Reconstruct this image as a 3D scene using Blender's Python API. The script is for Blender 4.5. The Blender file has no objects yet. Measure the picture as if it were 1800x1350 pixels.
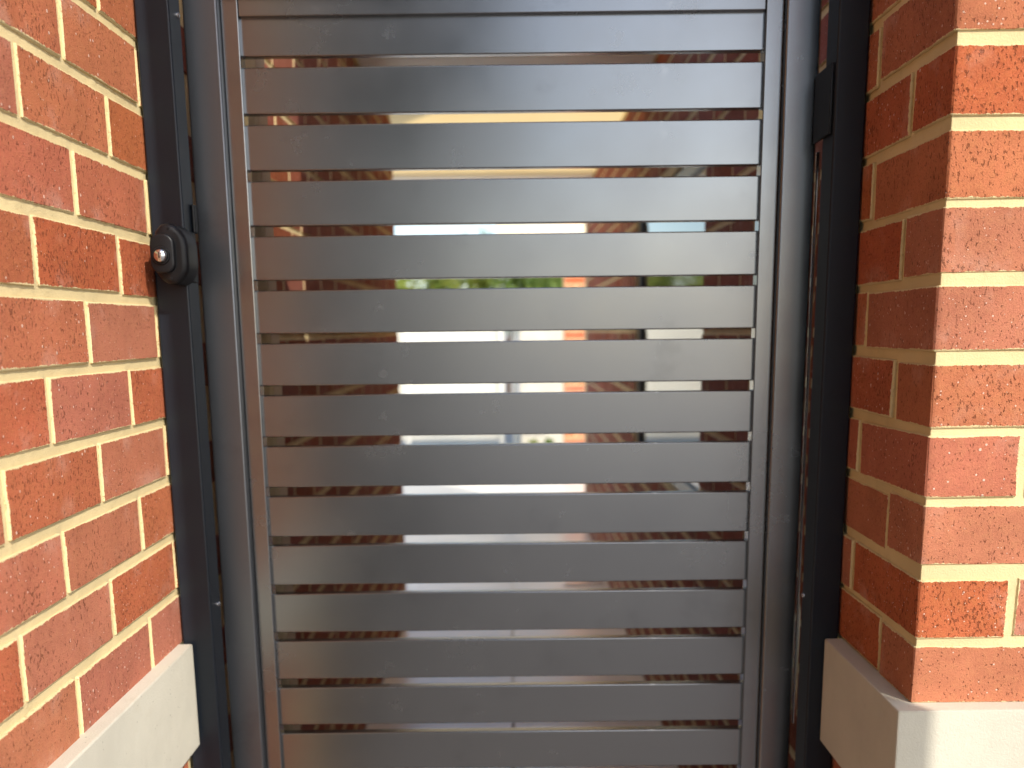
import bpy, bmesh, math, random
from mathutils import Vector, Matrix, noise
random.seed(7)
D = bpy.data
S = bpy.context.scene
COL = S.collection
rad = math.radians

# ------------------------------------------------------------------ camera
ZO = 1.35                                   # height of the brick course used as survey origin
cam_d = D.cameras.new('camera')
cam = D.objects.new('camera', cam_d)
COL.objects.link(cam)
pit, yaw, rol = -0.19219, 0.00243, 0.01167
Rm = (Matrix.Rotation(yaw, 3, 'Z') @ Matrix.Rotation(pit, 3, 'X') @ Matrix.Rotation(rol, 3, 'Y'))
right, fwd, up = Rm.col[0], Rm.col[1], Rm.col[2]
mw = Matrix((right, up, -fwd)).transposed().to_4x4()
mw.translation = Vector((-0.49028, -1.19214, 0.03581 + ZO))
cam.matrix_world = mw
cam_d.sensor_fit = 'HORIZONTAL'
cam_d.sensor_width = 36.0
cam_d.lens = 1778.214 / 1800 * 36
cam_d.shift_y = (926.529 - 675) / 1800      # the photograph is a crop of a taller frame
cam_d.clip_start = 0.02
cam_d.clip_end = 4000
cam_d.dof.use_dof = True
cam_d.dof.focus_distance = 1.22
cam_d.dof.aperture_fstop = 4.0
S.camera = cam

# ------------------------------------------------------------------ sky and sun
SUN_AZ, SUN_EL = 34.0, 38.0                 # azimuth to the right of straight behind the camera
w = D.worlds.new('World'); S.world = w; w.use_nodes = True
nt = w.node_tree; nt.nodes.clear()
sky = nt.nodes.new('ShaderNodeTexSky'); sky.sky_type = 'NISHITA'; sky.sun_disc = False
sky.sun_elevation = rad(SUN_EL); sky.sun_rotation = rad(180 - SUN_AZ)
sky.air_density = 1.0; sky.dust_density = 1.6; sky.ozone_density = 1.6
bg = nt.nodes.new('ShaderNodeBackground'); bg.inputs[1].default_value = 0.15
wo = nt.nodes.new('ShaderNodeOutputWorld')
nt.links.new(sky.outputs[0], bg.inputs[0]); nt.links.new(bg.outputs[0], wo.inputs[0])
sun_dir = Vector((math.sin(rad(SUN_AZ)) * math.cos(rad(SUN_EL)), -math.cos(rad(SUN_AZ)) * math.cos(rad(SUN_EL)), math.sin(rad(SUN_EL))))
sd = D.lights.new('sun', 'SUN'); sd.energy = 2.45; sd.angle = rad(0.35); sd.color = (1.0, 0.95, 0.87)
sun = D.objects.new('sun', sd); COL.objects.link(sun)
sun.rotation_euler = sun_dir.to_track_quat('Z', 'Y').to_euler()
sun.location = (3, -4, 6)
S.view_settings.view_transform = 'Standard'
S.view_settings.look = 'None'
S.view_settings.gamma = 1.0
S.view_settings.use_curve_mapping = False
S.view_settings.exposure = 0.95

# ------------------------------------------------------------------ helpers
def link(o, parent=None):
    COL.objects.link(o)
    if parent is not None: o.parent = parent
    return o
def tag(o, label=None, cat=None, group=None, kind=None):
    if label: o['label'] = label
    if cat: o['category'] = cat
    if group: o['group'] = group
    if kind: o['kind'] = kind
    return o
def empty(name, loc, label=None, cat=None, group=None, kind=None):
    o = D.objects.new(name, None); o.location = loc; o.empty_display_size = 0.1
    COL.objects.link(o)
    return tag(o, label, cat, group, kind)
def place(o, parent, world):
    """parent an object to an empty that is only translated, keeping a world matrix"""
    o.parent = parent
    o.matrix_basis = Matrix.Translation(-parent.location) @ world
    return o
def mesh_from_bm(name, bm, mat=None, smooth=False):
    me = D.meshes.new(name); bm.to_mesh(me); bm.free()
    if mat: me.materials.append(mat)
    if smooth:
        for p in me.polygons: p.use_smooth = True
    return me
def box_bm(lo, hi, bevel=0.0, seg=1, bm=None):
    own = bm is None
    b = bmesh.new()
    bmesh.ops.create_cube(b, size=1.0)
    lo = Vector(lo); hi = Vector(hi)
    for v in b.verts:
        v.co = Vector(((v.co.x + .5) * (hi.x - lo.x) + lo.x, (v.co.y + .5) * (hi.y - lo.y) + lo.y, (v.co.z + .5) * (hi.z - lo.z) + lo.z))
    if bevel: bmesh.ops.bevel(b, geom=b.edges[:], offset=bevel, segments=seg, profile=0.5, affect='EDGES')
    if own: return b
    me = D.meshes.new('tmp'); b.to_mesh(me); b.free(); bm.from_mesh(me); D.meshes.remove(me)
    return bm
def box(name, lo, hi, mat, parent=None, bevel=0.0, seg=2, smooth=True, rotz=0.0):
    """box object whose origin is its centre; lo / hi in world space"""
    lo = Vector(lo); hi = Vector(hi); c = (lo + hi) / 2; h = (hi - lo) / 2
    me = mesh_from_bm(name, box_bm(-h, h, bevel, seg), mat)
    if bevel and smooth: shade(me)
    o = D.objects.new(name, me)
    COL.objects.link(o)
    m = Matrix.Translation(c) @ Matrix.Rotation(rotz, 4, 'Z')
    if parent is not None: place(o, parent, m)
    else: o.matrix_world = m
    return o
def shade(me, ang=40, flat=True):
    for p in me.polygons: p.use_smooth = True
    me.set_sharp_from_angle(angle=rad(ang))
    big = max(p.area for p in me.polygons) * (0.04 if flat else 9)
    for p in me.polygons: p.use_smooth = p.area < big
def put(name, me, parent, m):
    o = D.objects.new(name, me); COL.objects.link(o)
    if parent is not None: place(o, parent, m)
    else: o.matrix_world = m
    return o
def lathe(name, prof, mat, parent, m, seg=32):
    """profile list of (radius, height) spun round local z"""
    bm = bmesh.new(); rings = []
    for r, h in prof:
        if r < 1e-6: rings.append([bm.verts.new((0, 0, h))])
        else: rings.append([bm.verts.new((r * math.cos(2 * math.pi * i / seg), r * math.sin(2 * math.pi * i / seg), h)) for i in range(seg)])
    for a, b in zip(rings[:-1], rings[1:]):
        for i in range(seg):
            j = (i + 1) % seg
            if len(a) == 1 and len(b) == 1: continue
            if len(a) == 1: bm.faces.new((a[0], b[i], b[j]))
            elif len(b) == 1: bm.faces.new((a[i], a[j], b[0]))
            else: bm.faces.new((a[i], a[j], b[j], b[i]))
    bmesh.ops.recalc_face_normals(bm, faces=bm.faces[:])
    me = mesh_from_bm(name, bm, mat); shade(me, 40, False)
    return put(name, me, parent, m)
def prism(pts, depth, bevel=0.0, seg=2):
    """outline in local xz, extruded along +y from 0 to depth"""
    bm = bmesh.new()
    a = [bm.verts.new((x, 0, z)) for x, z in pts]; b = [bm.verts.new((x, depth, z)) for x, z in pts]
    n = len(pts)
    bm.faces.new(a); bm.faces.new(b[::-1])
    for i in range(n):
        j = (i + 1) % n
        bm.faces.new((a[j], a[i], b[i], b[j]))
    bmesh.ops.recalc_face_normals(bm, faces=bm.faces[:])
    if bevel: bmesh.ops.bevel(bm, geom=[e for e in bm.edges if abs(e.verts[0].co.y) < 1e-6 and abs(e.verts[1].co.y) < 1e-6], offset=bevel, segments=seg, profile=0.5, affect='EDGES')
    return bm

# ------------------------------------------------------------------ materials
class NT:
    def __init__(s, name):
        s.m = D.materials.new(name); s.m.use_nodes = True; s.t = s.m.node_tree
        s.t.nodes.clear()
        s.out = s.t.nodes.new('ShaderNodeOutputMaterial')
        s.b = s.t.nodes.new('ShaderNodeBsdfPrincipled')
        s.t.links.new(s.b.outputs[0], s.out.inputs[0])
    def n(s, typ, **kw):
        nd = s.t.nodes.new(typ)
        for k, v in kw.items(): setattr(nd, k, v)
        return nd
    def link(s, a, b): s.t.links.new(a, b)
    def inp(s, sock, v):
        if isinstance(v, bpy.types.NodeSocket): s.link(v, sock)
        else: sock.default_value = v
    def math(s, op, a, b=None, c=None, clamp=False):
        nd = s.n('ShaderNodeMath', operation=op, use_clamp=clamp)
        for i, v in enumerate((a, b, c)):
            if v is not None: s.inp(nd.inputs[i], v)
        return nd.outputs[0]
    def noise(s, vec, scale, detail=2.0, rough=0.5):
        nd = s.n('ShaderNodeTexNoise'); s.inp(nd.inputs['Vector'], vec)
        nd.inputs['Scale'].default_value = scale; nd.inputs['Detail'].default_value = detail; nd.inputs['Roughness'].default_value = rough
        return nd.outputs['Fac'], nd.outputs['Color']
    def step(s, v, a, b):
        nd = s.n('ShaderNodeMapRange'); nd.interpolation_type = 'SMOOTHSTEP'
        s.inp(nd.inputs['Value'], v); nd.inputs['From Min'].default_value = a; nd.inputs['From Max'].default_value = b
        return nd.outputs[0]
    def mix(s, f, a, b, blend='MIX'):
        nd = s.n('ShaderNodeMix', data_type='RGBA', blend_type=blend)
        s.inp(nd.inputs[0], f)
        for sock, v in ((nd.inputs[6], a), (nd.inputs[7], b)):
            if isinstance(v, bpy.types.NodeSocket): s.link(v, sock)
            else: sock.default_value = (*v, 1)
        return nd.outputs[2]
    def vmath(s, op, a, b):
        nd = s.n('ShaderNodeVectorMath', operation=op)
        s.inp(nd.inputs[0], a); s.inp(nd.inputs[1], b)
        return nd.outputs[0]
    def set(s, **kw):
        for k, v in kw.items():
            k = {'color': 'Base Color', 'rough': 'Roughness', 'metal': 'Metallic', 'spec': 'Specular IOR Level', 'normal': 'Normal', 'ior': 'IOR', 'coat': 'Coat Weight', 'coat_rough': 'Coat Roughness'}[k]
            if isinstance(v, tuple): v = (*v, 1) if len(v) == 3 else v
            s.inp(s.b.inputs[k], v)
    def bump(s, h, strength, dist, normal=None):
        nd = s.n('ShaderNodeBump'); nd.inputs['Strength'].default_value = strength; nd.inputs['Distance'].default_value = dist
        s.link(h, nd.inputs['Height'])
        if normal is not None: s.link(normal, nd.inputs['Normal'])
        return nd.outputs[0]

MORTAR = (0.70, 0.56, 0.30)
BH = 0.0372                                  # half height of a brick
def brick_material(name, base, var=1.0, local=True):
    g = NT(name)
    tc = g.n('ShaderNodeTexCoord'); oi = g.n('ShaderNodeObjectInfo')
    comb = g.n('ShaderNodeCombineXYZ')
    rnd = oi.outputs['Random'] if local else g.n('ShaderNodeNewGeometry').outputs['Random Per Island']
    r37 = g.math('MULTIPLY', rnd, 37.0)
    for i in range(3): g.link(r37, comb.inputs[i])
    P = tc.outputs['Object']
    Q = g.vmath('ADD', P, comb.outputs[0])
    rnd2 = g.math('FRACT', g.math('MULTIPLY', rnd, 17.3)); rnd3 = g.math('FRACT', g.math('MULTIPLY', rnd, 91.7))
    # distance to the nearest edge of the face this point lies on
    sep = g.n('ShaderNodeSeparateXYZ'); g.link(P, sep.inputs[0])
    col = g.n('ShaderNodeSeparateColor'); g.link(oi.outputs['Color'], col.inputs[0])
    a = g.math('SUBTRACT', col.outputs[0], g.math('ABSOLUTE', sep.outputs[0]))
    b = g.math('SUBTRACT', 0.055, g.math('ABSOLUTE', sep.outputs[1]))
    c = g.math('SUBTRACT', BH, g.math('ABSOLUTE', sep.outputs[2]))
    e = g.math('MAXIMUM', g.math('MINIMUM', a, b), g.math('MINIMUM', g.math('MAXIMUM', a, b), c))
    # at a free corner of the pier (flagged in green: 1 for the +x end, 0.5 for the -x end) only the bed edges carry mortar
    G = col.outputs[1]
    end = g.math('MULTIPLY', g.math('SUBTRACT', g.math('MULTIPLY', G, 4.0), 3.0), sep.outputs[0])
    flag = g.math('MULTIPLY', g.math('GREATER_THAN', G, 0.2), g.math('GREATER_THAN', end, 0.0))
    bury = g.math('MAXIMUM', g.math('LESS_THAN', c, 0.0012), g.math('MULTIPLY', g.math('LESS_THAN', a, 0.0012), g.math('SUBTRACT', 1.0, flag)))
    flag = g.math('MULTIPLY', flag, g.math('MULTIPLY', g.math('LESS_THAN', sep.outputs[1], -0.04), g.math('LESS_THAN', a, 0.015)))
    mixe = g.n('ShaderNodeMix', data_type='FLOAT'); g.link(flag, mixe.inputs[0]); g.link(e, mixe.inputs[2]); g.link(c, mixe.inputs[3])
    e = mixe.outputs[0] if local else g.math('ADD', 0.02, 0.0)
    # tones: broad firing marks, then grain
    n1, _ = g.noise(Q, 13.0, 4.0, 0.6)
    n2, _ = g.noise(Q, 90.0, 4.0, 0.7)
    n3, _ = g.noise(Q, 520.0, 3.0, 0.65)
    tone = g.mix(g.step(n1, 0.3, 0.7), tuple(x * 0.88 for x in base), tuple(x * 1.10 for x in base))
    tone = g.mix(g.math('MULTIPLY', g.step(n2, 0.42, 0.7), 0.40), tone, (base[0] * 1.10, base[1] * 1.32, base[2] * 1.15))
    hue = g.n('ShaderNodeHueSaturation'); g.link(tone, hue.inputs['Color'])
    g.link(g.math('MULTIPLY_ADD', rnd, 0.30 * var, 1.0 - 0.15 * var), hue.inputs['Value'])
    g.link(g.math('MULTIPLY_ADD', rnd2, 0.16, 0.90), hue.inputs['Saturation'])
    g.link(g.math('MULTIPLY_ADD', rnd3, 0.010, 0.495), hue.inputs['Hue'])
    tone = hue.outputs[0]
    tone = g.mix(g.math('MULTIPLY', g.step(n3, 0.50, 0.72), 0.34), tone, (base[0] * 1.30, base[1] * 1.6, base[2] * 1.6))
    tone = g.mix(g.math('MULTIPLY', g.step(n3, 0.48, 0.30), 0.42), tone, tuple(x * 0.52 for x in base))
    # small pits and drag marks of the wire-cut face, denser on some bricks and some patches
    mp = g.n('ShaderNodeMapping'); g.link(Q, mp.inputs[0]); mp.inputs['Scale'].default_value = (1.0, 1.0, 0.55)
    dens, _ = g.noise(Q, 18.0, 2.0, 0.5)
    pit_n, _ = g.noise(mp.outputs[0], 330.0, 2.2, 0.6)
    thr = g.math('ADD', pit_n, g.math('MULTIPLY', dens, 0.20))
    thr = g.math('ADD', thr, g.math('MULTIPLY_ADD', rnd2, 0.05, -0.025))
    pits = g.step(thr, 0.700, 0.785)
    tone = g.mix(g.math('MULTIPLY', pits, 0.62), tone, tuple(x * 0.25 for x in base))
    # pale grit of two sizes
    def grit(scale, cut, size):
        vo = g.n('ShaderNodeTexVoronoi'); g.link(Q, vo.inputs['Vector']); vo.inputs['Scale'].default_value = scale
        vs = g.n('ShaderNodeSeparateColor'); g.link(vo.outputs['Color'], vs.inputs[0])
        return g.math('MULTIPLY', g.math('GREATER_THAN', vs.outputs[0], cut), g.step(g.math('SUBTRACT', g.math('MULTIPLY_ADD', vs.outputs[1], size, 0.05), vo.outputs['Distance']), 0.0, 0.06))
    gr = g.math('MAXIMUM', grit(120.0, 0.90, 0.22), grit(260.0, 0.90, 0.28))
    tone = g.mix(g.math('MULTIPLY', gr, 0.75), tone, (0.80, 0.58, 0.46))
    # thin bloom of mortar washed over the face, and ragged mortar on the arrises
    sm, _ = g.noise(Q, 11.0, 5.0, 0.65)
    haze = g.math('MULTIPLY', g.step(sm, 0.52, 0.70), g.step(e, 0.034, 0.004))
    tone = g.mix(g.math('MULTIPLY', haze, 0.30), tone, (0.66, 0.43, 0.33))
    rg, _ = g.noise(Q, 210.0, 3.0, 0.6)
    rg2, _ = g.noise(Q, 34.0, 2.0, 0.5)
    edge = g.math('SUBTRACT', g.math('MULTIPLY_ADD', rg, 0.0050, g.math('MULTIPLY_ADD', rg2, 0.0050, -0.0030)), e)
    em = g.step(edge, -0.0003, 0.0005)
    if local: em = g.math('MAXIMUM', em, bury)
    tone = g.mix(em, tone, MORTAR)
    h = g.math('MULTIPLY_ADD', pits, -1.5, g.math('MULTIPLY_ADD', n3, 1.1, g.math('MULTIPLY', n2, 0.9)))
    h = g.math('ADD', h, g.math('MULTIPLY', gr, 0.5))
    g.set(color=tone, rough=0.9, spec=0.12, normal=g.bump(h, 0.8, 0.0011))
    return g.m
def mortar_material(name='mortar', colr=MORTAR):
    g = NT(name); tc = g.n('ShaderNodeTexCoord')
    n1, _ = g.noise(tc.outputs['Object'], 7.0, 3.0); n2, _ = g.noise(tc.outputs['Object'], 400.0, 3.0, 0.65); n3, _ = g.noise(tc.outputs['Object'], 45.0, 3.0)
    c = g.mix(g.step(n1, 0.3, 0.7), tuple(x * 0.9 for x in colr), tuple(min(1, x * 1.06) for x in colr))
    c = g.mix(g.math('MULTIPLY', g.step(n2, 0.55, 0.8), 0.3), c, tuple(x * 0.62 for x in colr))
    c = g.mix(g.math('MULTIPLY', g.step(n3, 0.62, 0.78), 0.3), c, tuple(x * 0.7 for x in colr))
    g.set(color=c, rough=0.92, spec=0.15, normal=g.bump(g.math('ADD', n2, g.math('MULTIPLY', n3, 1.5)), 0.6, 0.0012))
    return g.m
def render_material(name, colr, scale=1.0, rough=0.85, spec=0.2, bump=0.55):
    g = NT(name); tc = g.n('ShaderNodeTexCoord'); P = tc.outputs['Object']
    n1, _ = g.noise(P, 5.0 * scale, 4.0, 0.6); n2, _ = g.noise(P, 420.0 * scale, 3.0, 0.6); n3, _ = g.noise(P, 38.0 * scale, 4.0, 0.65); n4, _ = g.noise(P, 12.0 * scale, 6.0, 0.7)
    c = g.mix(g.step(n1, 0.3, 0.7), tuple(x * 0.90 for x in colr), tuple(min(0.9, x * 1.03) for x in colr))
    c = g.mix(g.math('MULTIPLY', g.step(n3, 0.62, 0.8), 0.22), c, tuple(x * 0.6 for x in colr))
    c = g.mix(g.math('MULTIPLY', g.step(n4, 0.55, 0.75), 0.22), c, (colr[0] * 0.72, colr[1] * 0.64, colr[2] * 0.52))
    vo = g.n('ShaderNodeTexVoronoi'); g.link(P, vo.inputs['Vector']); vo.inputs['Scale'].default_value = 150.0 * scale
    vs = g.n('ShaderNodeSeparateColor'); g.link(vo.outputs['Color'], vs.inputs[0])
    pore = g.math('MULTIPLY', g.math('GREATER_THAN', vs.outputs[0], 0.88), g.step(g.math('SUBTRACT', g.math('MULTIPLY_ADD', vs.outputs[1], 0.2, 0.05), vo.outputs['Distance']), 0.0, 0.06))
    c = g.mix(g.math('MULTIPLY', pore, 0.45), c, tuple(x * 0.4 for x in colr))
    h = g.math('ADD', g.math('MULTIPLY', n2, 0.7), g.math('MULTIPLY_ADD', pore, -0.8, g.math('MULTIPLY', n3, 1.2)))
    g.set(color=c, rough=rough, spec=spec, normal=g.bump(h, bump, 0.0013))
    return g.m
def coat_material(name, colr, metal, rough, spec=0.5):
    """satin powder coat with faint dust, wipe marks and spots"""
    g = NT(name); tc = g.n('ShaderNodeTexCoord'); oi = g.n('ShaderNodeObjectInfo')
    P = g.vmath('ADD', tc.outputs['Object'], oi.outputs['Location'])
    n1, _ = g.noise(P, 6.0, 4.0, 0.6); n2, _ = g.noise(P, 28.0, 4.0, 0.65); n3, _ = g.noise(P, 1500.0, 2.0)
    dust = g.math('MULTIPLY', g.step(n2, 0.58, 0.78), g.step(n1, 0.45, 0.65))
    c = g.mix(g.math('MULTIPLY', dust, 0.10), colr, tuple(min(1, x * 1.9 + 0.02) for x in colr))
    vo = g.n('ShaderNodeTexVoronoi'); g.link(P, vo.inputs['Vector']); vo.inputs['Scale'].default_value = 16.0
    vs = g.n('ShaderNodeSeparateColor'); g.link(vo.outputs['Color'], vs.inputs[0])
    spot = g.math('MULTIPLY', g.math('GREATER_THAN', vs.outputs[0], 0.9), g.step(vo.outputs['Distance'], 0.16, 0.05))
    n4, _ = g.noise(P, 9.0, 5.0, 0.7)
    smudge = g.math('MULTIPLY', g.step(n4, 0.56, 0.72), 0.22)
    c = g.mix(g.math('MAXIMUM', smudge, g.math('MULTIPLY', spot, 0.22)), c, tuple(x * 0.55 for x in colr))
    r = g.math('ADD', g.math('MULTIPLY_ADD', n1, 0.16, rough - 0.08), g.math('MULTIPLY', dust, 0.06))
    r = g.math('ADD', r, g.math('MULTIPLY', spot, 0.10))
    g.set(color=c, metal=metal, rough=r, spec=spec, normal=g.bump(n3, 0.05, 0.0003))
    return g.m
def plain(name, colr, rough=0.6, metal=0.0, spec=0.5, nscale=30.0, amp=0.12, bump=0.0):
    g = NT(name); tc = g.n('ShaderNodeTexCoord')
    n1, _ = g.noise(tc.outputs['Object'], nscale, 4.0, 0.6)
    c = g.mix(n1, tuple(x * (1 - amp) for x in colr), tuple(min(1, x * (1 + amp)) for x in colr))
    kw = dict(color=c, rough=rough, metal=metal, spec=spec)
    if bump: kw['normal'] = g.bump(n1, 0.5, bump)
    g.set(**kw)
    return g.m

BASE = (0.46, 0.142, 0.070)
M_BRICK = brick_material('red_wirecut_brick', BASE, 0.42)
M_BRICK_J = brick_material('red_brickwork', BASE, 0.42, False)
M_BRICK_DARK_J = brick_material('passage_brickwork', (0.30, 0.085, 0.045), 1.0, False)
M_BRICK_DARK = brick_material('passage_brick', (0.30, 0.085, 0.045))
M_MORTAR = mortar_material()
M_RENDER = render_material('cream_render', (0.60, 0.56, 0.45))
M_COAT = coat_material('charcoal_powder_coat', (0.245, 0.25, 0.258), 1.0, 0.25)
M_COAT_DIM = coat_material('charcoal_coat_shaded', (0.16, 0.168, 0.18), 0.85, 0.36)  # darker copy of the gate coat, shade on the left frame put into colour
M_POST = coat_material('charcoal_post_coat', (0.012, 0.016, 0.022), 0.0, 0.36, 0.3)
M_BLACK = plain('black_polymer', (0.006, 0.006, 0.007), 0.42, 0.0, 0.3, 80, 0.2)
M_CHROME = plain('polished_steel', (0.70, 0.70, 0.70), 0.22, 1.0, 0.5, 60, 0.05)
M_CREAM = plain('cream_paint', (0.72, 0.60, 0.40), 0.55, 0.0, 0.4, 4, 0.05)
M_DOWN = plain('beige_pipe_paint', (0.62, 0.47, 0.28), 0.5, 0.0, 0.4, 6, 0.06)
M_CEIL = plain('ceiling_paint', (0.84, 0.72, 0.50), 0.7, 0.0, 0.3, 3, 0.04)
g = NT('translucent_roof_sheet')
tc = g.n('ShaderNodeTexCoord'); n1, _ = g.noise(tc.outputs['Object'], 3.0, 3.0)
cc = g.mix(n1, (0.86, 0.70, 0.44), (0.92, 0.80, 0.55)); g.set(color=cc, rough=0.5, spec=0.3)
tr = g.n('ShaderNodeBsdfTranslucent'); g.link(cc, tr.inputs[0])
mx = g.n('ShaderNodeMixShader'); mx.inputs[0].default_value = 0.84
g.link(g.b.outputs[0], mx.inputs[1]); g.link(tr.outputs[0], mx.inputs[2]); g.link(mx.outputs[0], g.out.inputs[0])
M_SHEET = g.m
M_WHITE = plain('white_gloss_paint', (0.82, 0.80, 0.74), 0.45, 0.0, 0.4, 4, 0.04)
M_PAVE = render_material('pale_paver', (0.86, 0.77, 0.66), 0.5, 0.26, 0.7, 0.06)
M_FORE = render_material('forecourt_paver', (0.23, 0.21, 0.195), 0.5)
M_CONC = render_material('concrete', (0.45, 0.42, 0.38), 0.3)
M_FENCE = plain('cream_sheet_metal', (0.74, 0.72, 0.62), 0.45, 0.0, 0.5, 3, 0.05)
M_ALU = plain('dark_window_frame', (0.05, 0.048, 0.045), 0.4, 0.3, 0.5, 20, 0.1)
M_SOIL = plain('garden_soil', (0.09, 0.065, 0.045), 0.95, 0.0, 0.1, 40, 0.4, 0.01)
M_BARK = plain('bark', (0.12, 0.085, 0.06), 0.9, 0.0, 0.2, 30, 0.4, 0.01)
def leaf_material(name, a, b):
    g = NT(name); oi = g.n('ShaderNodeObjectInfo'); ge = g.n('ShaderNodeNewGeometry')
    c = g.mix(ge.outputs['Random Per Island'], a, b)
    g.set(color=c, rough=0.5, spec=0.4)
    tr = g.n('ShaderNodeBsdfTranslucent'); g.link(c, tr.inputs[0])
    mx = g.n('ShaderNodeMixShader'); mx.inputs[0].default_value = 0.35
    g.link(g.b.outputs[0], mx.inputs[1]); g.link(tr.outputs[0], mx.inputs[2]); g.link(mx.outputs[0], g.out.inputs[0])
    return g.m
M_LEAF = leaf_material('leaf', (0.07, 0.13, 0.02), (0.18, 0.24, 0.04))
M_LEAF2 = leaf_material('yellow_leaf', (0.14, 0.20, 0.025), (0.27, 0.28, 0.045))
g = NT('window_glass')
g.set(color=(0.02, 0.022, 0.024), rough=0.04, spec=0.6, ior=1.5); M_GLASS = g.m

# ------------------------------------------------------------------ bricks
C = 0.086                                    # course height
BED = [ZO + (5 - k) * C for k in range(-8, 24)]
def bed(k): return ZO + (5 - k) * C          # height of bed joint k, counted downwards
BR_CACHE = {}
def brick_mesh(L, mat, v):
    key = (round(L, 4), mat.name, v)
    if key in BR_CACHE: return BR_CACHE[key]
    rnd = random.Random(hash((round(L * 1e4), v)) & 0xffff)
    bm = box_bm((-L / 2, -0.055, -BH), (L / 2, 0.055, BH), 0.0017, 1)
    for vert in bm.verts:
        vert.co += Vector((rnd.uniform(-1, 1), rnd.uniform(-1, 1), rnd.uniform(-1, 1))) * 0.0006
    me = mesh_from_bm('brick', bm, mat); BR_CACHE[key] = me
    return me
def brick(parent, face_centre, phi, L, mat=M_BRICK, jit=1.0, flag=0.0):
    """one brick; face_centre is the centre of its outer long face, phi turns local -y to the outward normal"""
    me = brick_mesh(L, mat, random.randrange(5))
    nrm = Vector((math.sin(phi), -math.cos(phi), 0))
    c = Vector(face_centre) - nrm * (0.055 - random.uniform(-0.0005, 0.0008) * jit)
    c.z += random.uniform(-0.0011, 0.0011) * jit
    m = Matrix.Translation(c) @ Matrix.Rotation(phi + random.uniform(-0.002, 0.002) * jit, 4, 'Z') @ Matrix.Rotation(random.uniform(-0.0045, 0.0045) * jit, 4, 'Y')
    o = put('brick', me, parent, m)
    o.color = (L / 2, flag, 0, 1)
    return o
def mortar_sheet(name, origin, udir, nrm, ulen, z0, z1, recess, parent, step=0.006, thick=0.1, amp=0.0010):
    """front skin of the mortar, gently uneven, closed to a slab behind"""
    udir = Vector(udir); nrm = Vector(nrm); origin = Vector(origin)
    nu = max(1, int(ulen / step)); nz = max(1, int((z1 - z0) / step))
    vs = []; fs = []
    for j in range(nz + 1):
        for i in range(nu + 1):
            p = origin + udir * (ulen * i / nu); p.z = z0 + (z1 - z0) * j / nz
            n = noise.noise(p * 70.0) * amp * 0.6 + noise.noise(p * 190.0) * amp * 0.7
            edge = i in (0, nu) or j in (0, nz)
            p = p - nrm * (recess - (0 if edge else n))
            vs.append(p - parent.location)
    W = nu + 1
    for j in range(nz):
        for i in range(nu):
            fs.append((j * W + i, j * W + i + 1, (j + 1) * W + i + 1, (j + 1) * W + i))
    b0 = len(vs)
    for i, j in ((0, 0), (nu, 0), (nu, nz), (0, nz)):
        vs.append(vs[j * W + i] - nrm * thick)
    fs.append((b0, b0 + 3, b0 + 2, b0 + 1))
    me = D.meshes.new(name); me.from_pydata([tuple(v) for v in vs], [], fs)
    # close the four sides
    bm = bmesh.new(); bm.from_mesh(me); bm.verts.ensure_lookup_table()
    bot = [bm.verts[i] for i in range(W)]; top = [bm.verts[nz * W + i] for i in range(W)]
    lef = [bm.verts[j * W] for j in range(nz + 1)]; rig = [bm.verts[j * W + nu] for j in range(nz + 1)]
    q = [bm.verts[b0 + i] for i in range(4)]
    for loop in (bot[::-1] + [q[0], q[1]], top + [q[2], q[3]], lef + [q[3], q[0]], rig[::-1] + [q[1], q[2]]):
        try: bm.faces.new(loop)
        except ValueError: pass
    bmesh.ops.recalc_face_normals(bm, faces=bm.faces[:])
    bm.to_mesh(me); bm.free()
    for p in me.polygons: p.use_smooth = len(p.vertices) == 4
    me.materials.append(M_MORTAR)
    o = D.objects.new(name, me); link(o, parent)
    return o

# ------------------------------------------------------------------ ground
def sheet(name, x0, x1, y0, y1, z, mat, cuts=1):
    bm = bmesh.new()
    bmesh.ops.create_grid(bm, x_segments=cuts, y_segments=cuts, size=0.5)
    for v in bm.verts: v.co = Vector(((v.co.x + .5) * (x1 - x0) + x0, (v.co.y + .5) * (y1 - y0) + y0, z))
    o = D.objects.new(name, mesh_from_bm(name, bm, mat)); link(o)
    return tag(o, kind='structure')
ground = sheet('ground', -300, 300, -300, 300, -0.03, M_CONC)
forecourt = box('forecourt_paving', (-6, -9, -0.025), (8, 0.40, 0.0), M_FORE); tag(forecourt, kind='structure')
paving = empty('paving', (0, 0, 0), kind='structure')
bedding = box('bedding', (-1.03, 0.43, -0.024), (0.03, 11.2, -0.012), M_CONC, paving)
pv = {}
ncols = 2
PW = 1.056 / 2
y = 0.43; row = 0
while y < 9.2:
    for i in range(2):
        x0 = -1.03 + i * PW
        key = 'p'
        if key not in pv:
            pv[key] = mesh_from_bm('paver', box_bm((-PW / 2 + .003, -.297, -.02), (PW / 2 - .003, .297, .0), .003, 1), M_PAVE)
        put('paver', pv[key], paving, Matrix.Translation((x0 + PW / 2, y + .3, 0.001 + random.uniform(-.0012, .0012))))
    y += .6; row += 1
yard = sheet('yard', -14, 10, 3.70, 11.4, -0.008, M_PAVE)

# ------------------------------------------------------------------ left front wall
XL = -1.0006
A = -0.16656                                # survey offset of the perpend joints
WY0, WY1 = -0.43, 0.40
lw = empty('brick_wall', (XL, 0, 0), 'red brick wall with cream mortar on the left, beside the black latch', 'wall')
PL_TOP = ZO - 0.425; PL_BOT = ZO - 0.588
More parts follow.
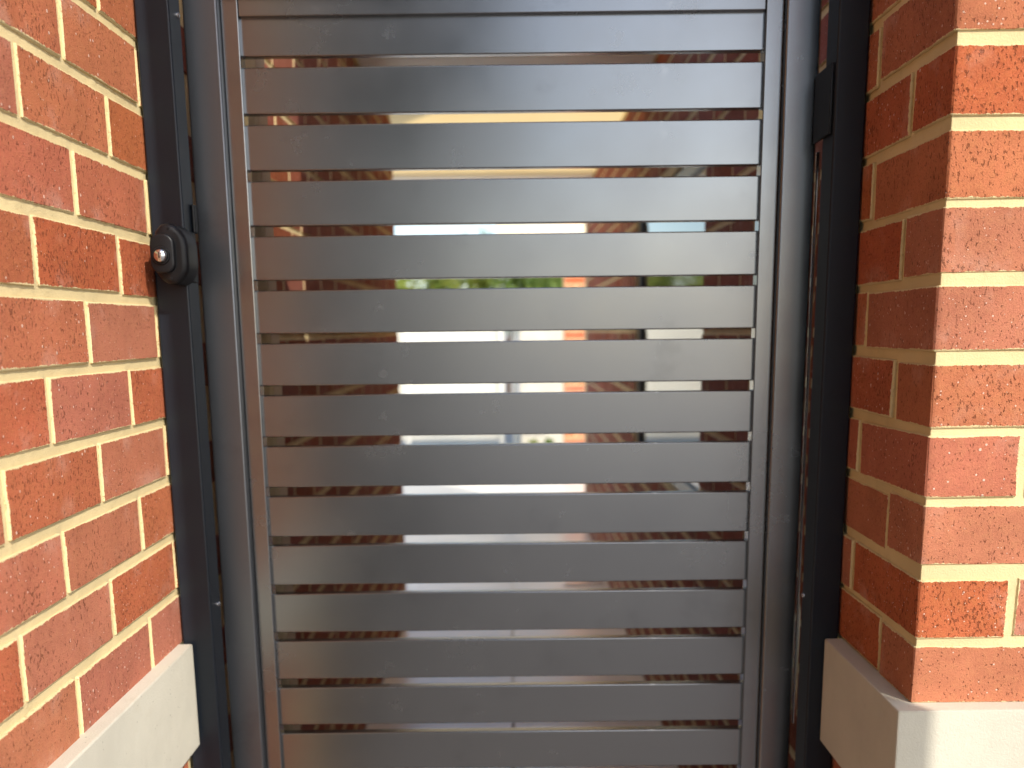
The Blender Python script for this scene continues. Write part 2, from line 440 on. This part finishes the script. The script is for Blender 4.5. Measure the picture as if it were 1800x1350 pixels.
# mortar bodies above and below the render band
mortar_sheet('mortar', (XL, WY0, 0), (0, 1, 0), (1, 0, 0), WY1 - WY0, bed(10) + 0.0, bed(-2), 0.0030, lw, thick=0.105)
def left_brick(k, y0, y1):
    yc = (y0 + y1) / 2
    L = min(0.23, (y1 - y0) - 0.0105)
    brick(lw, (XL, yc, (bed(k) + bed(k + 1)) / 2), math.pi / 2, L)
zoff = 0.42589 - 5 * C                       # the left courses sit a hair off the right ones
far_left = bmesh.new()
def joined_brick(bm, cx, cy, cz, L, phi):
    m = Matrix.Translation((cx, cy, cz)) @ Matrix.Rotation(phi, 4, 'Z')
    n0 = len(bm.verts)
    b = box_bm((-L / 2, -.055, -BH), (L / 2, .055, BH), 0.003, 1)
    me = D.meshes.new('t'); b.to_mesh(me); b.free(); me.transform(m); bm.from_mesh(me); D.meshes.remove(me)
def left_joints(k):
    """perpend positions along Y in course k"""
    base = -A if k % 2 else -A + 0.12
    js = [base - 0.24 * i for i in range(-2, 8)]
    return sorted(js)
for k in range(-2, 10):
    js = left_joints(k)
    for a, b in zip(js[:-1], js[1:]):
        if b > WY1 + 0.15 or a < WY0 - .1: continue
        b2 = min(b, WY1)
        if b2 - a < 0.05: continue
        a = max(a, WY0)
        if b2 - a < 0.05: continue
        yc = (a + b2) / 2
        brick(lw, (XL, yc, (bed(k) + bed(k + 1)) / 2 + zoff), math.pi / 2, min(0.23, b2 - a - 0.010))
# the rest of the wall, outside the picture, as one joined part
for k in list(range(-25, -2)):
    js = left_joints(k)
    for a, b in zip(js[:-1], js[1:]):
        if b > WY1 + .01 or a < WY0: continue
        joined_brick(far_left, 0 - 0.055, (a + b) / 2, (bed(k) + bed(k + 1)) / 2 + zoff, 0.23, math.pi / 2)
for k in range(-2, 10):
    js = left_joints(k)
    for a, b in zip(js[:-1], js[1:]):
        if a >= WY0 - .1 or a < WY0: continue
        joined_brick(far_left, 0 - 0.055, (a + b) / 2, (bed(k) + bed(k + 1)) / 2 + zoff, 0.23, math.pi / 2)
for k in range(12, 21):
    js = left_joints(k)
    for a, b in zip(js[:-1], js[1:]):
        if b > WY1 + .01 or a < WY0: continue
        joined_brick(far_left, 0 - 0.055, (a + b) / 2, (bed(k) + bed(k + 1)) / 2 + zoff, 0.23, math.pi / 2)
o = D.objects.new('brickwork', mesh_from_bm('brickwork', far_left, M_BRICK_J)); link(o, lw); o['kind'] = 'stuff'; o.color = (0.115, 0, 0, 1)
box('mortar', (XL - .11, WY0, 0.0), (XL - .004, WY1, PL_BOT + .01), M_MORTAR, lw)
box('mortar', (XL - .11, WY0, bed(-2) + .0005), (XL - .004, WY1, bed(-25)), M_MORTAR, lw)
bandl = box('render_band', (XL - .10, WY0 - .02, PL_BOT), (XL + .021, 0.279, PL_TOP), M_RENDER, lw, bevel=.0025)
bandl['label'] = 'cream rendered band along the foot of the brickwork'

# ------------------------------------------------------------------ right pier
pier = empty('brick_pier', (0, 0, 0), 'sunlit red brick pier with a cream band on the right of the gate', 'pier')
for k in range(-2, 10):
    zc = (bed(k) + bed(k + 1)) / 2
    if k % 2 == 0:
        # stretcher along the reveal, header on the front
        brick(pier, (0.0, 0.115, zc), -math.pi / 2, 0.23, flag=1.0, jit=2.8)
        brick(pier, (0.0, 0.24 + 0.115, zc), -math.pi / 2, 0.23, jit=2.8)
        for i in range(3): brick(pier, (0.12 + 0.115 + 0.24 * i, 0, zc), 0, 0.23, jit=2.8)
    else:
        for i in range(3): brick(pier, (0.115 + 0.24 * i, 0, zc), 0, 0.23, flag=0.5 if i == 0 else 0.0, jit=2.8)
        brick(pier, (0.0, 0.12 + 0.115, zc), -math.pi / 2, 0.23, jit=2.8)
        brick(pier, (0.0, 0.36 + 0.055, zc), -math.pi / 2, 0.11)
mortar_sheet('mortar', (0.0024, 0, 0), (1, 0, 0), (0, -1, 0), 0.84, bed(10), bed(-2), 0.0030, pier, thick=0.10)
mortar_sheet('mortar', (0, 0.0026, 0), (0, 1, 0), (-1, 0, 0), 0.44, bed(10), bed(-2), 0.0030, pier, thick=0.10)
pj = bmesh.new()
for k in list(range(-25, -2)) + list(range(12, 21)):
    zc = (bed(k) + bed(k + 1)) / 2
    s = 0.12 if k % 2 == 0 else 0.0
    for i in range(3): joined_brick(pj, s + 0.115 + 0.24 * i, 0.055, zc, 0.23, 0)
    if k % 2 == 0: joined_brick(pj, 0.055, 0.115, zc, 0.23, -math.pi / 2)
    joined_brick(pj, 0.055, (0.24 if k % 2 == 0 else 0.12) + 0.115, zc, 0.23, -math.pi / 2)
o = D.objects.new('brickwork', mesh_from_bm('brickwork', pj, M_BRICK_J)); link(o, pier); o['kind'] = 'stuff'; o.color = (0.115, 0, 0, 1)
box('mortar', (.004, .004, 0.0), (.84, .44, PL_BOT + .01), M_MORTAR, pier)
box('mortar', (.004, .004, bed(-2) + .0005), (.84, .44, bed(-25)), M_MORTAR, pier)
# band: front run and return along the reveal
bm = bmesh.new()
d = 0.025
pts = [(-d, -d), (0.85, -d), (0.85, 0.06), (0.06, 0.06), (0.06, 0.272), (-d, 0.272)]
lo = [bm.verts.new((x, y, PL_BOT)) for x, y in pts]; hi = [bm.verts.new((x, y, PL_TOP)) for x, y in pts]
bm.faces.new(lo[::-1]); bm.faces.new(hi)
for i in range(6): bm.faces.new((lo[i], lo[(i + 1) % 6], hi[(i + 1) % 6], hi[i]))
bmesh.ops.recalc_face_normals(bm, faces=bm.faces[:])
bmesh.ops.bevel(bm, geom=bm.edges[:], offset=.0025, segments=2, profile=.5, affect='EDGES')
me = mesh_from_bm('render_band', bm, M_RENDER); shade(me)
band = D.objects.new('render_band', me); link(band, pier)
band['label'] = 'cream rendered band wrapping the pier'

# ------------------------------------------------------------------ gate
YS = 0.39358
Pz = 0.07973; ZG = 0.5129 + ZO
gate = empty('slat_gate', (-0.5, 0.40, 0.05), 'charcoal metal gate of horizontal slats with narrow gaps', 'gate')
GT = ZO + 0.5127
Y0 = 0.366                                  # front of the outer frame
box('stile', (-0.9565, Y0, 0.05), (-0.9068, Y0 + .05, GT + .05), M_COAT_DIM, gate, bevel=.003, seg=3)
box('stile', (-0.0925, Y0, 0.05), (-0.0428, Y0 + .05, GT + .05), M_COAT, gate, bevel=.003, seg=3)
box('top_rail', (-0.9066, Y0 + .0004, GT), (-0.0927, Y0 + .0496, GT + .05), M_COAT_DIM, gate, bevel=.003, seg=3)
box('bottom_rail', (-0.9066, Y0 + .0004, 0.05), (-0.0927, Y0 + .0496, 0.10), M_COAT_DIM, gate, bevel=.003, seg=3)
YC = 0.3835
box('side_channel', (-0.9066, YC, 0.1004), (-0.8815, YC + .028, GT - .0004), M_COAT, gate, bevel=.0015, seg=2)
box('side_channel', (-0.1185, YC, 0.1004), (-0.0927, YC + .028, GT - .0004), M_COAT, gate, bevel=.0015, seg=2)
box('top_channel', (-0.8813, YC + .0003, ZO + .4855), (-0.1187, YC + .0277, GT - .0006), M_COAT, gate, bevel=.0015, seg=2)
slat_me = mesh_from_bm('slat', box_bm((-.395, -.008, -.0325), (.395, .008, .0325), .0018, 3), M_COAT); shade(slat_me)
n = 1
while True:
    zb = ZG - n * Pz
    if zb < 0.1: break
    put('slat', slat_me, gate, Matrix.Translation((-0.5, YS + .008, zb + .0325 - 0.0)) @ Matrix.Rotation(random.uniform(-.004, .004), 4, 'X'))
    n += 1

def screw(parent, loc, axis, r=.0042, mat=M_CHROME):
    m = Matrix.Translation(loc) @ Vector(axis).to_track_quat('Z', 'Y').to_matrix().to_4x4()
    return lathe('screw', [(0, .0036), (r * .55, .0034), (r * .95, .002), (r, 0.0), (r, -.002), (0, -.002)], mat, parent, m, 16)
lpost = empty('gate_post', (-0.975, 0.31, 0), 'dark square gate post fixed to the left brick wall, carrying the latch', 'post', 'gate posts')
box('tube', (XL + .003, 0.287, 0.0), (-0.9505, 0.337, GT + .06), M_POST, lpost, bevel=.003, seg=3)
box('cap', (XL + .002, 0.2855, GT + .0602), (-0.949, 0.3385, GT + .066), M_BLACK, lpost, bevel=.002)
screw(lpost, (-0.9505, 0.322, ZO - .375), (1, 0, 0))
screw(lpost, (-0.9505, 0.322, ZO + .47), (1, 0, 0))
rpost = empty('gate_post', (-0.02, 0.30, 0), 'dark square gate post fixed to the shaded side of the brick pier', 'post', 'gate posts')
box('tube', (-0.0455, 0.276, 0.0), (-0.003, 0.328, GT + .06), M_POST, rpost, bevel=.003, seg=3)
box('cap', (-0.047, 0.2745, GT + .0602), (-0.002, 0.3295, GT + .066), M_BLACK, rpost, bevel=.002)
lathe('glint_rod', [(0, 0), (.0030, 0), (.0036, .001), (.0036, .90), (.0030, .901), (0, .901)], M_CHROME, rpost, Matrix.Translation((-0.0305, 0.395, ZO - .61)), 20)  # added bright rod, only there to reflect a pale sliver in the slit
screw(rpost, (-0.0455, 0.318, ZO - .37), (-1, 0, 0))

# hinge block between the right stile and its post
hinge = box('hinge', (-0.0500, 0.2850, ZO + .297), (-0.0457, 0.3600, ZO + .390), M_BLACK, gate, bevel=.001)
hinge['label'] = 'black hinge block in the slit beside the right post'

# latch on the left post
latch = empty('gate_latch', (-0.975, 0.287, ZO + .105), 'black key lockable gate latch with a silver cylinder on the left post', 'latch')
LZ = ZO + .144
def rrect(cx, cz, hw, hh, r, k=8):
    pts = []
    for sx, sz, a0 in ((1, 1, 0), (-1, 1, 90), (-1, -1, 180), (1, -1, 270)):
        for i in range(k + 1):
            a = rad(a0 + 90 * i / k)
            pts.append((cx + sx * (hw - r) + r * math.cos(a), cz + sz * (hh - r) + r * math.sin(a)))
    return pts
# body: rounded block with its lower right corner cut back towards the stile
prof = [(-.021, .016), (-.0222, .004), (-.0222, -.012), (-.019, -.024), (-.012, -.034), (-.003, -.0405), (.006, -.0415), (.014, -.039), (.021, -.032), (.0265, -.023), (.0275, -.012), (.0275, .010), (.0258, .021), (.020, .031), (.012, .038), (.002, .0415), (-.008, .0395), (-.016, .031)]
me = mesh_from_bm('body', prism(prof, .047, .009, 4), M_BLACK); shade(me, 50, False)
body = put('body', me, latch, Matrix.Translation((-0.9618, 0.2395, LZ)))
me = mesh_from_bm('bezel', prism(rrect(0, 0, .0165, .026, .0135), .010, .003, 3), M_BLACK); shade(me, 50, False)
put('bezel', me, latch, Matrix.Translation((-0.9665, 0.2315, LZ)))
Mx = Matrix.Rotation(rad(90), 4, 'X')       # local z -> -y
KX = -0.9672
cyl = lathe('key_cylinder', [(0, .0092), (.004, .009), (.0068, .0078), (.0086, .0055), (.0090, .003), (.0090, -.003), (0, -.003)], M_CHROME, latch, Matrix.Translation((KX, 0.231, LZ - .003)) @ Mx, 32)
lathe('cylinder_ring', [(.0092, 0), (.0097, .0018), (.0114, .0018), (.0121, 0), (.0121, -.003), (.0092, -.003)], M_BLACK, latch, Matrix.Translation((KX, 0.231, LZ - .003)) @ Mx, 32)
kh = box('keyhole', (-.0007, -.004, .0085), (.0007, .004, .0096), M_BLACK); kh.parent = cyl
for dz in (-.0335, .034):
    sc = lathe('screw', [(0, .0012), (.0016, .001), (.0021, 0), (0, 0)], M_BLACK, latch, Matrix.Translation((-0.9585, 0.2398, LZ + dz)) @ Mx, 12)
box('striker_arm', (-0.9503, 0.2875, LZ - .036), (-0.9445, 0.318, LZ + .034), M_BLACK, latch, bevel=.002)
box('guide', (-0.9502, 0.322, LZ + .0345), (-0.9455, 0.336, LZ + .075), M_BLACK, latch, bevel=.002)

# ------------------------------------------------------------------ passage behind the gate
PXL, PXR = -1.029, 0.026
CEIL = ZO + 1.0
pl = empty('brick_wall', (PXL, 0.6, 0), 'shaded brick wall along the left of the passage seen through the gate', 'wall')
PY0, PY1 = 0.42, 3.66
for kk in range(0, 27):
    zc = 0.043 + C * kk
    s = 0.0 if kk % 2 else -0.12
    yy = PY1 - 0.0 + s
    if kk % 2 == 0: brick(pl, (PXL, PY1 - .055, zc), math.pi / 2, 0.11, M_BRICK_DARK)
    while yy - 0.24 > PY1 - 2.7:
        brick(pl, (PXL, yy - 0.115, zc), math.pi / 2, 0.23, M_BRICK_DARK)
        yy -= 0.24
bm = bmesh.new()
for kk in range(0, 27):
    s = 0.0 if kk % 2 else -0.12
    yy = PY1 + s
    while yy - 0.24 > PY0:
        if not yy - 0.24 > PY1 - 2.7: joined_brick(bm, -.055, yy - .115 - .6, 0.043 + C * kk, .23, math.pi / 2)
        yy -= 0.24
o = D.objects.new('brickwork', mesh_from_bm('brickwork', bm, M_BRICK_DARK_J)); link(o, pl); o['kind'] = 'stuff'; o.color = (.115, 0, 0, 1)
box('mortar', (PXL - .106, PY0, 0), (PXL - .003, PY1 - .003, CEIL - .003), M_MORTAR, pl)

pr_ = empty('brick_wall', (PXR, 0.6, 0), 'shaded brick wall along the right of the passage, with a window', 'wall')
RY0, RY1 = 0.4415, 6.18
WN0, WN1, WNZ0, WNZ1 = 1.61, 3.12, ZO - .48, ZO + .52
bmf = bmesh.new(); cnt = 0
for kk in range(0, 27):
    zc = 0.043 + C * kk
    yy = RY0 + (0 if kk % 2 else .12)
    if kk % 2 == 0: pass
    while yy + .23 < RY1:
        a, b = yy, yy + .23
        yy += .24
        if zc + .02 > WNZ0 and zc - .02 < WNZ1:
            if a < WN0 < b: b = WN0
            elif a < WN1 < b: a = WN1
            elif a >= WN0 and b <= WN1: continue
            if b - a < .04: continue
        if b < 4.1 and cnt < 300:
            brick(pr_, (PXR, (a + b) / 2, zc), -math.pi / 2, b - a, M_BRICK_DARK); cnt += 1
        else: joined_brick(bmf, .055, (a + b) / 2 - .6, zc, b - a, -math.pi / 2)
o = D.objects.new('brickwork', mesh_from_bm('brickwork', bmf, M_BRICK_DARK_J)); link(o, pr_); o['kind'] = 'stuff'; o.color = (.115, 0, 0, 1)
for lo_, hi_ in (((PXR + .003, RY0, 0), (PXR + .107, RY1, WNZ0 - .001)), ((PXR + .003, RY0, WNZ1 + .001), (PXR + .107, RY1, CEIL - .003)), ((PXR + .003, RY0, WNZ0), (PXR + .107, WN0, WNZ1)), ((PXR + .003, WN1, WNZ0), (PXR + .107, RY1, WNZ1))):
    box('mortar', lo_, hi_, M_MORTAR, pr_)
box('sun_block_wall', (PXR, RY0, CEIL), (PXR + .107, 2.2, 3.95), M_BRICK_DARK_J, pr_)  # unseen piece added to block the sun from the passage
win = empty('window', (PXR + .05, 2.36, WNZ0), 'aluminium window in the right wall of the passage, its glass bright with sky', 'window')
fx0, fx1 = PXR + .012, PXR + .06
box('frame', (fx0, WN0 + .002, WNZ0 + .002), (fx1, WN1 - .002, WNZ0 + .045), M_ALU, win, bevel=.003)
box('frame', (fx0, WN0 + .002, WNZ1 - .045), (fx1, WN1 - .002, WNZ1 - .002), M_ALU, win, bevel=.003)
box('frame', (fx0 + .0005, WN0 + .002, WNZ0 + .0455), (fx1, WN0 + .045, WNZ1 - .0455), M_ALU, win, bevel=.003)
box('frame', (fx0 + .0005, WN1 - .045, WNZ0 + .0455), (fx1, WN1 - .002, WNZ1 - .0455), M_ALU, win, bevel=.003)
box('pane', (fx0 + .012, WN0 + .043, WNZ0 + .043), (fx0 + .018, WN1 - .043, WNZ1 - .043), M_GLASS, win)

pipe = empty('downpipe', (-0.945, 0.60, 0), 'beige square downpipe just behind the left edge of the gate', 'downpipe')
box('pipe', (-0.995, 0.56, 0.02), (-0.9015, 0.63, CEIL - .004), M_DOWN, pipe, bevel=.006)
for z in (0.5, 1.5, 2.2): box('strap', (-1.002, 0.558, z), (-0.8995, 0.632, z + .03), M_DOWN, pipe, bevel=.001)

ceil = box('ceiling', (-1.7, 2.205, CEIL), (PXR + .30, 6.0, CEIL + .008), M_SHEET); tag(ceil, kind='structure')
for yb, lab in ((2.55, 'white timber batten across the passage ceiling, the nearer one'), (5.35, 'white timber batten across the passage ceiling, the farther one')):
    b = box('ceiling_batten', (-1.02 if yb < 3 else -1.65, yb, CEIL - .035), (PXR - .004, yb + .35, CEIL - .0005), M_WHITE, bevel=.003)
    tag(b, lab, 'batten', 'ceiling battens')

# ------------------------------------------------------------------ beyond the passage
fence = empty('sheet_fence', (-1.2, 11.3, 0), 'cream ribbed metal fence across the far end of the yard', 'fence')
FT = 1.62
def ribbed(x0, x1):
    bm = bmesh.new(); n = int((x1 - x0) / .075); prof = []
    for i in range(n):
        a = x0 + (x1 - x0) * i / n; w_ = (x1 - x0) / n
        prof += [(a, 0), (a + w_ * .35, 0), (a + w_ * .5, .028), (a + w_ * .85, .028)]
    prof.append((x1, 0))
    pts = [(x, y) for x, y in prof]; back = [(x, y + .003) for x, y in prof]
    lo = [bm.verts.new((x + 1.2, y, .05)) for x, y in pts]; hi = [bm.verts.new((x + 1.2, y, FT - .04)) for x, y in pts]
    lo2 = [bm.verts.new((x + 1.2, y, .05)) for x, y in back]; hi2 = [bm.verts.new((x + 1.2, y, FT - .04)) for x, y in back]
    for i in range(len(pts) - 1):
        bm.faces.new((lo[i], lo[i + 1], hi[i + 1], hi[i])); bm.faces.new((lo2[i], hi2[i], hi2[i + 1], lo2[i + 1]))
    bmesh.ops.recalc_face_normals(bm, faces=bm.faces[:])
    return mesh_from_bm('panel', bm, M_FENCE)
posts = [-8.6, -6.2, -4.15, -1.79, -0.63, -0.46]
for a, b in zip(posts[:-1], posts[1:]):
    if b - a > .3:
        o = D.objects.new('panel', ribbed(a + .03, b - .03)); link(o, fence)
    box('rail', (a + .032, 11.285, FT - .04), (b - .032, 11.335, FT), M_FENCE, fence, bevel=.004)
for a in posts: box('post', (a - .03, 11.27, 0), (a + .03, 11.34, FT + .02), M_FENCE, fence, bevel=.004)

rw = box('rendered_wall', (-0.40, 11.05, -.02), (3.6, 11.22, 1.66), M_RENDER, bevel=.01)
tag(rw, 'low cream rendered wall at the far right of the yard', 'wall')

hp = empty('brick_pier', (0.13, 8.92, 0), 'sunlit orange brick pier holding the cream beam beyond the passage', 'pier')
for kk in range(26):
    zc = .043 + C * kk
    if kk % 2:
        brick(hp, (.013 + .115, 8.8, zc), 0, .23); brick(hp, (.013 + .115, 8.92, zc), 0, .23)
    else:
        brick(hp, (.013, 8.915, zc), -math.pi / 2, .23, flag=1.0); brick(hp, (.133, 8.915, zc), -math.pi / 2, .23, flag=1.0)
box('mortar', (.016, 8.804, 0), (.240, 9.026, 26 * C), M_MORTAR, hp)
beam = empty('patio_beam', (-.2, 8.9, 26 * C), 'cream timber beam resting on the far orange brick pier', 'beam')
box('beam', (-.63, 8.82, 26 * C + .001), (-.372, 9.0, 26 * C + .24), M_CEIL, beam, bevel=.005)
box('beam', (-.368, 8.82, 26 * C + .001), (1.4, 9.0, 26 * C + .24), M_CEIL, beam, bevel=.005)

def leaves(name, cx, cy, cz, rx, ry, rz, n, size, mat, seed, parent):
    rnd = random.Random(seed); vs = []; fs = []
    clumps = []
    for i in range(26):
        while True:
            p = Vector((rnd.uniform(-1, 1), rnd.uniform(-1, 1), rnd.uniform(-1, 1)))
            if p.length < 1: break
        clumps.append((Vector((cx + p.x * rx, cy + p.y * ry, cz + p.z * rz)), rnd.uniform(.16, .34) * min(rx, rz) * 1.6))
    for i in range(n):
        c, r = rnd.choice(clumps)
        p = c + Vector((rnd.gauss(0, 1), rnd.gauss(0, 1), rnd.gauss(0, 1))) * r * .6
        a = Vector((rnd.gauss(0, 1), rnd.gauss(0, 1), rnd.gauss(0, 1))).normalized()
        b = a.orthogonal().normalized() * size * .35; a = a * size
        k = len(vs); q = p - parent.location
        vs += [q - a * .5, q + b, q + a * .5, q - b]; fs.append((k, k + 1, k + 2, k + 3))
    me = D.meshes.new(name); me.from_pydata([tuple(v) for v in vs], [], fs); me.materials.append(mat)
    return link(D.objects.new(name, me), parent)
def trunk(x, y, h, parent, r=.05):
    bm = bmesh.new()
    for (dx, dy, hh, rr, z0) in ((0, 0, h, r, 0), (.25, .05, h * .5, r * .5, h * .7), (-.28, -.04, h * .5, r * .5, h * .65), (.05, .2, h * .45, r * .45, h * .75)):
        ring0 = [bm.verts.new((rr * math.cos(t * math.pi / 4), rr * math.sin(t * math.pi / 4), z0)) for t in range(8)]
        ring1 = [bm.verts.new((dx * 1.4 + rr * .55 * math.cos(t * math.pi / 4), dy * 1.4 + rr * .55 * math.sin(t * math.pi / 4), z0 + hh)) for t in range(8)]
        for t in range(8): bm.faces.new((ring0[t], ring0[(t + 1) % 8], ring1[(t + 1) % 8], ring1[t]))
    me = mesh_from_bm('trunk', bm, M_BARK, True)
    return link(D.objects.new('trunk', me), parent)
for (x, y, z, rx, rz, mat, lab, sd_) in ((-1.55, 13.2, 1.95, .75, .50, M_LEAF2, 'yellow green shrub showing above the cream metal fence, leftmost', 3), (-.55, 13.4, 2.1, .65, .60, M_LEAF, 'mid green shrub showing above the cream metal fence', 5), (.30, 14.2, 1.9, .6, .5, M_LEAF2, 'yellow green shrub behind the cream rendered wall', 8)):
    t = empty('garden_shrub', (x, y, 0), lab, 'shrub', 'shrubs beyond the fence')
    trunk(x, y, 1.3, t); leaves('crown', x, y, z, rx, .5, rz, 2600, .085, mat, sd_, t)
for (x, y, mat, lab, sd_) in ((-.27, 10.2, M_LEAF2, 'small yellow flowering plant on the ground by the far wall', 21), (-.10, 10.2, M_LEAF, 'small bright green plant on the ground by the far wall', 22)):
    t = empty('small_plant', (x, y, 0), lab, 'plant', 'small plants by the far wall')
    leaves('foliage', x, y, .12, .055, .055, .06, 260, .035, mat, sd_, t)
soil = box('garden_bed', (-.62, 10.0, -.02), (.9, 11.04, .015), M_SOIL); tag(soil, kind='structure')
grate = empty('drain_grate', (-.08, 4.35, .012), 'grey slotted drain grate on the paving in the passage', 'drain grate')
box('surround', (-.22, 4.22, .0035), (.0, 4.235, .014), M_CHROME, grate); box('surround', (-.22, 4.465, .0035), (.0, 4.48, .014), M_CHROME, grate)
for i in range(8): box('bar', (-.22 + .028 * i, 4.2355, .0035), (-.208 + .028 * i, 4.4645, .0125), M_CHROME, grate)

# ------------------------------------------------------------------ added unseen slabs and wall that shade the gate and darken its reflections
H = 2.62
sx, sy = math.sin(rad(SUN_AZ)), -math.cos(rad(SUN_AZ))      # towards the sun, on plan
nx, ny = math.cos(rad(SUN_AZ)), math.sin(rad(SUN_AZ))       # across it, to the right
def tq(t, q): return (sx * t + nx * q, sy * t + ny * q)
shade_slab_pts = [tq(-0.15, .001), tq(2.9, .001), tq(2.9, -.655), tq(-0.15, -.655)]
bm = bmesh.new()
lo = [bm.verts.new((x, y, H)) for x, y in shade_slab_pts]; hi = [bm.verts.new((x, y, H + .06)) for x, y in shade_slab_pts]
bm.faces.new(lo); bm.faces.new(hi[::-1])
for i in range(4): bm.faces.new((lo[i], hi[i], hi[(i + 1) % 4], lo[(i + 1) % 4]))
bmesh.ops.recalc_face_normals(bm, faces=bm.faces[:])
roof = D.objects.new('roof', mesh_from_bm('roof', bm, M_CREAM)); link(roof); tag(roof, kind='structure')  # unseen slab added to cast shade over the gate, edge cut along the sun
M_CHAR = plain('charcoal_sheet', (0.03, 0.031, 0.033), 0.6, 0.0, 0.3, 4, 0.1)
side = box('dark_reflection_wall', (-1.13, -7.0, 0), (-1.0046, -0.453, 5.0), M_CHAR); tag(side, kind='structure')  # unseen dark wall, added so the left of the gate reflects dark
M_DARK_SLAB = plain('dark_slab_paint', (0.07, 0.065, 0.06), 0.7, 0.0, 0.3, 4, 0.1)
vr = box('dark_reflection_slab', (-2.2, -6.4, 2.60), (-0.45, -1.45, 2.68), M_DARK_SLAB); tag(vr, kind='structure')  # unseen slab added to darken reflections in the upper left slats
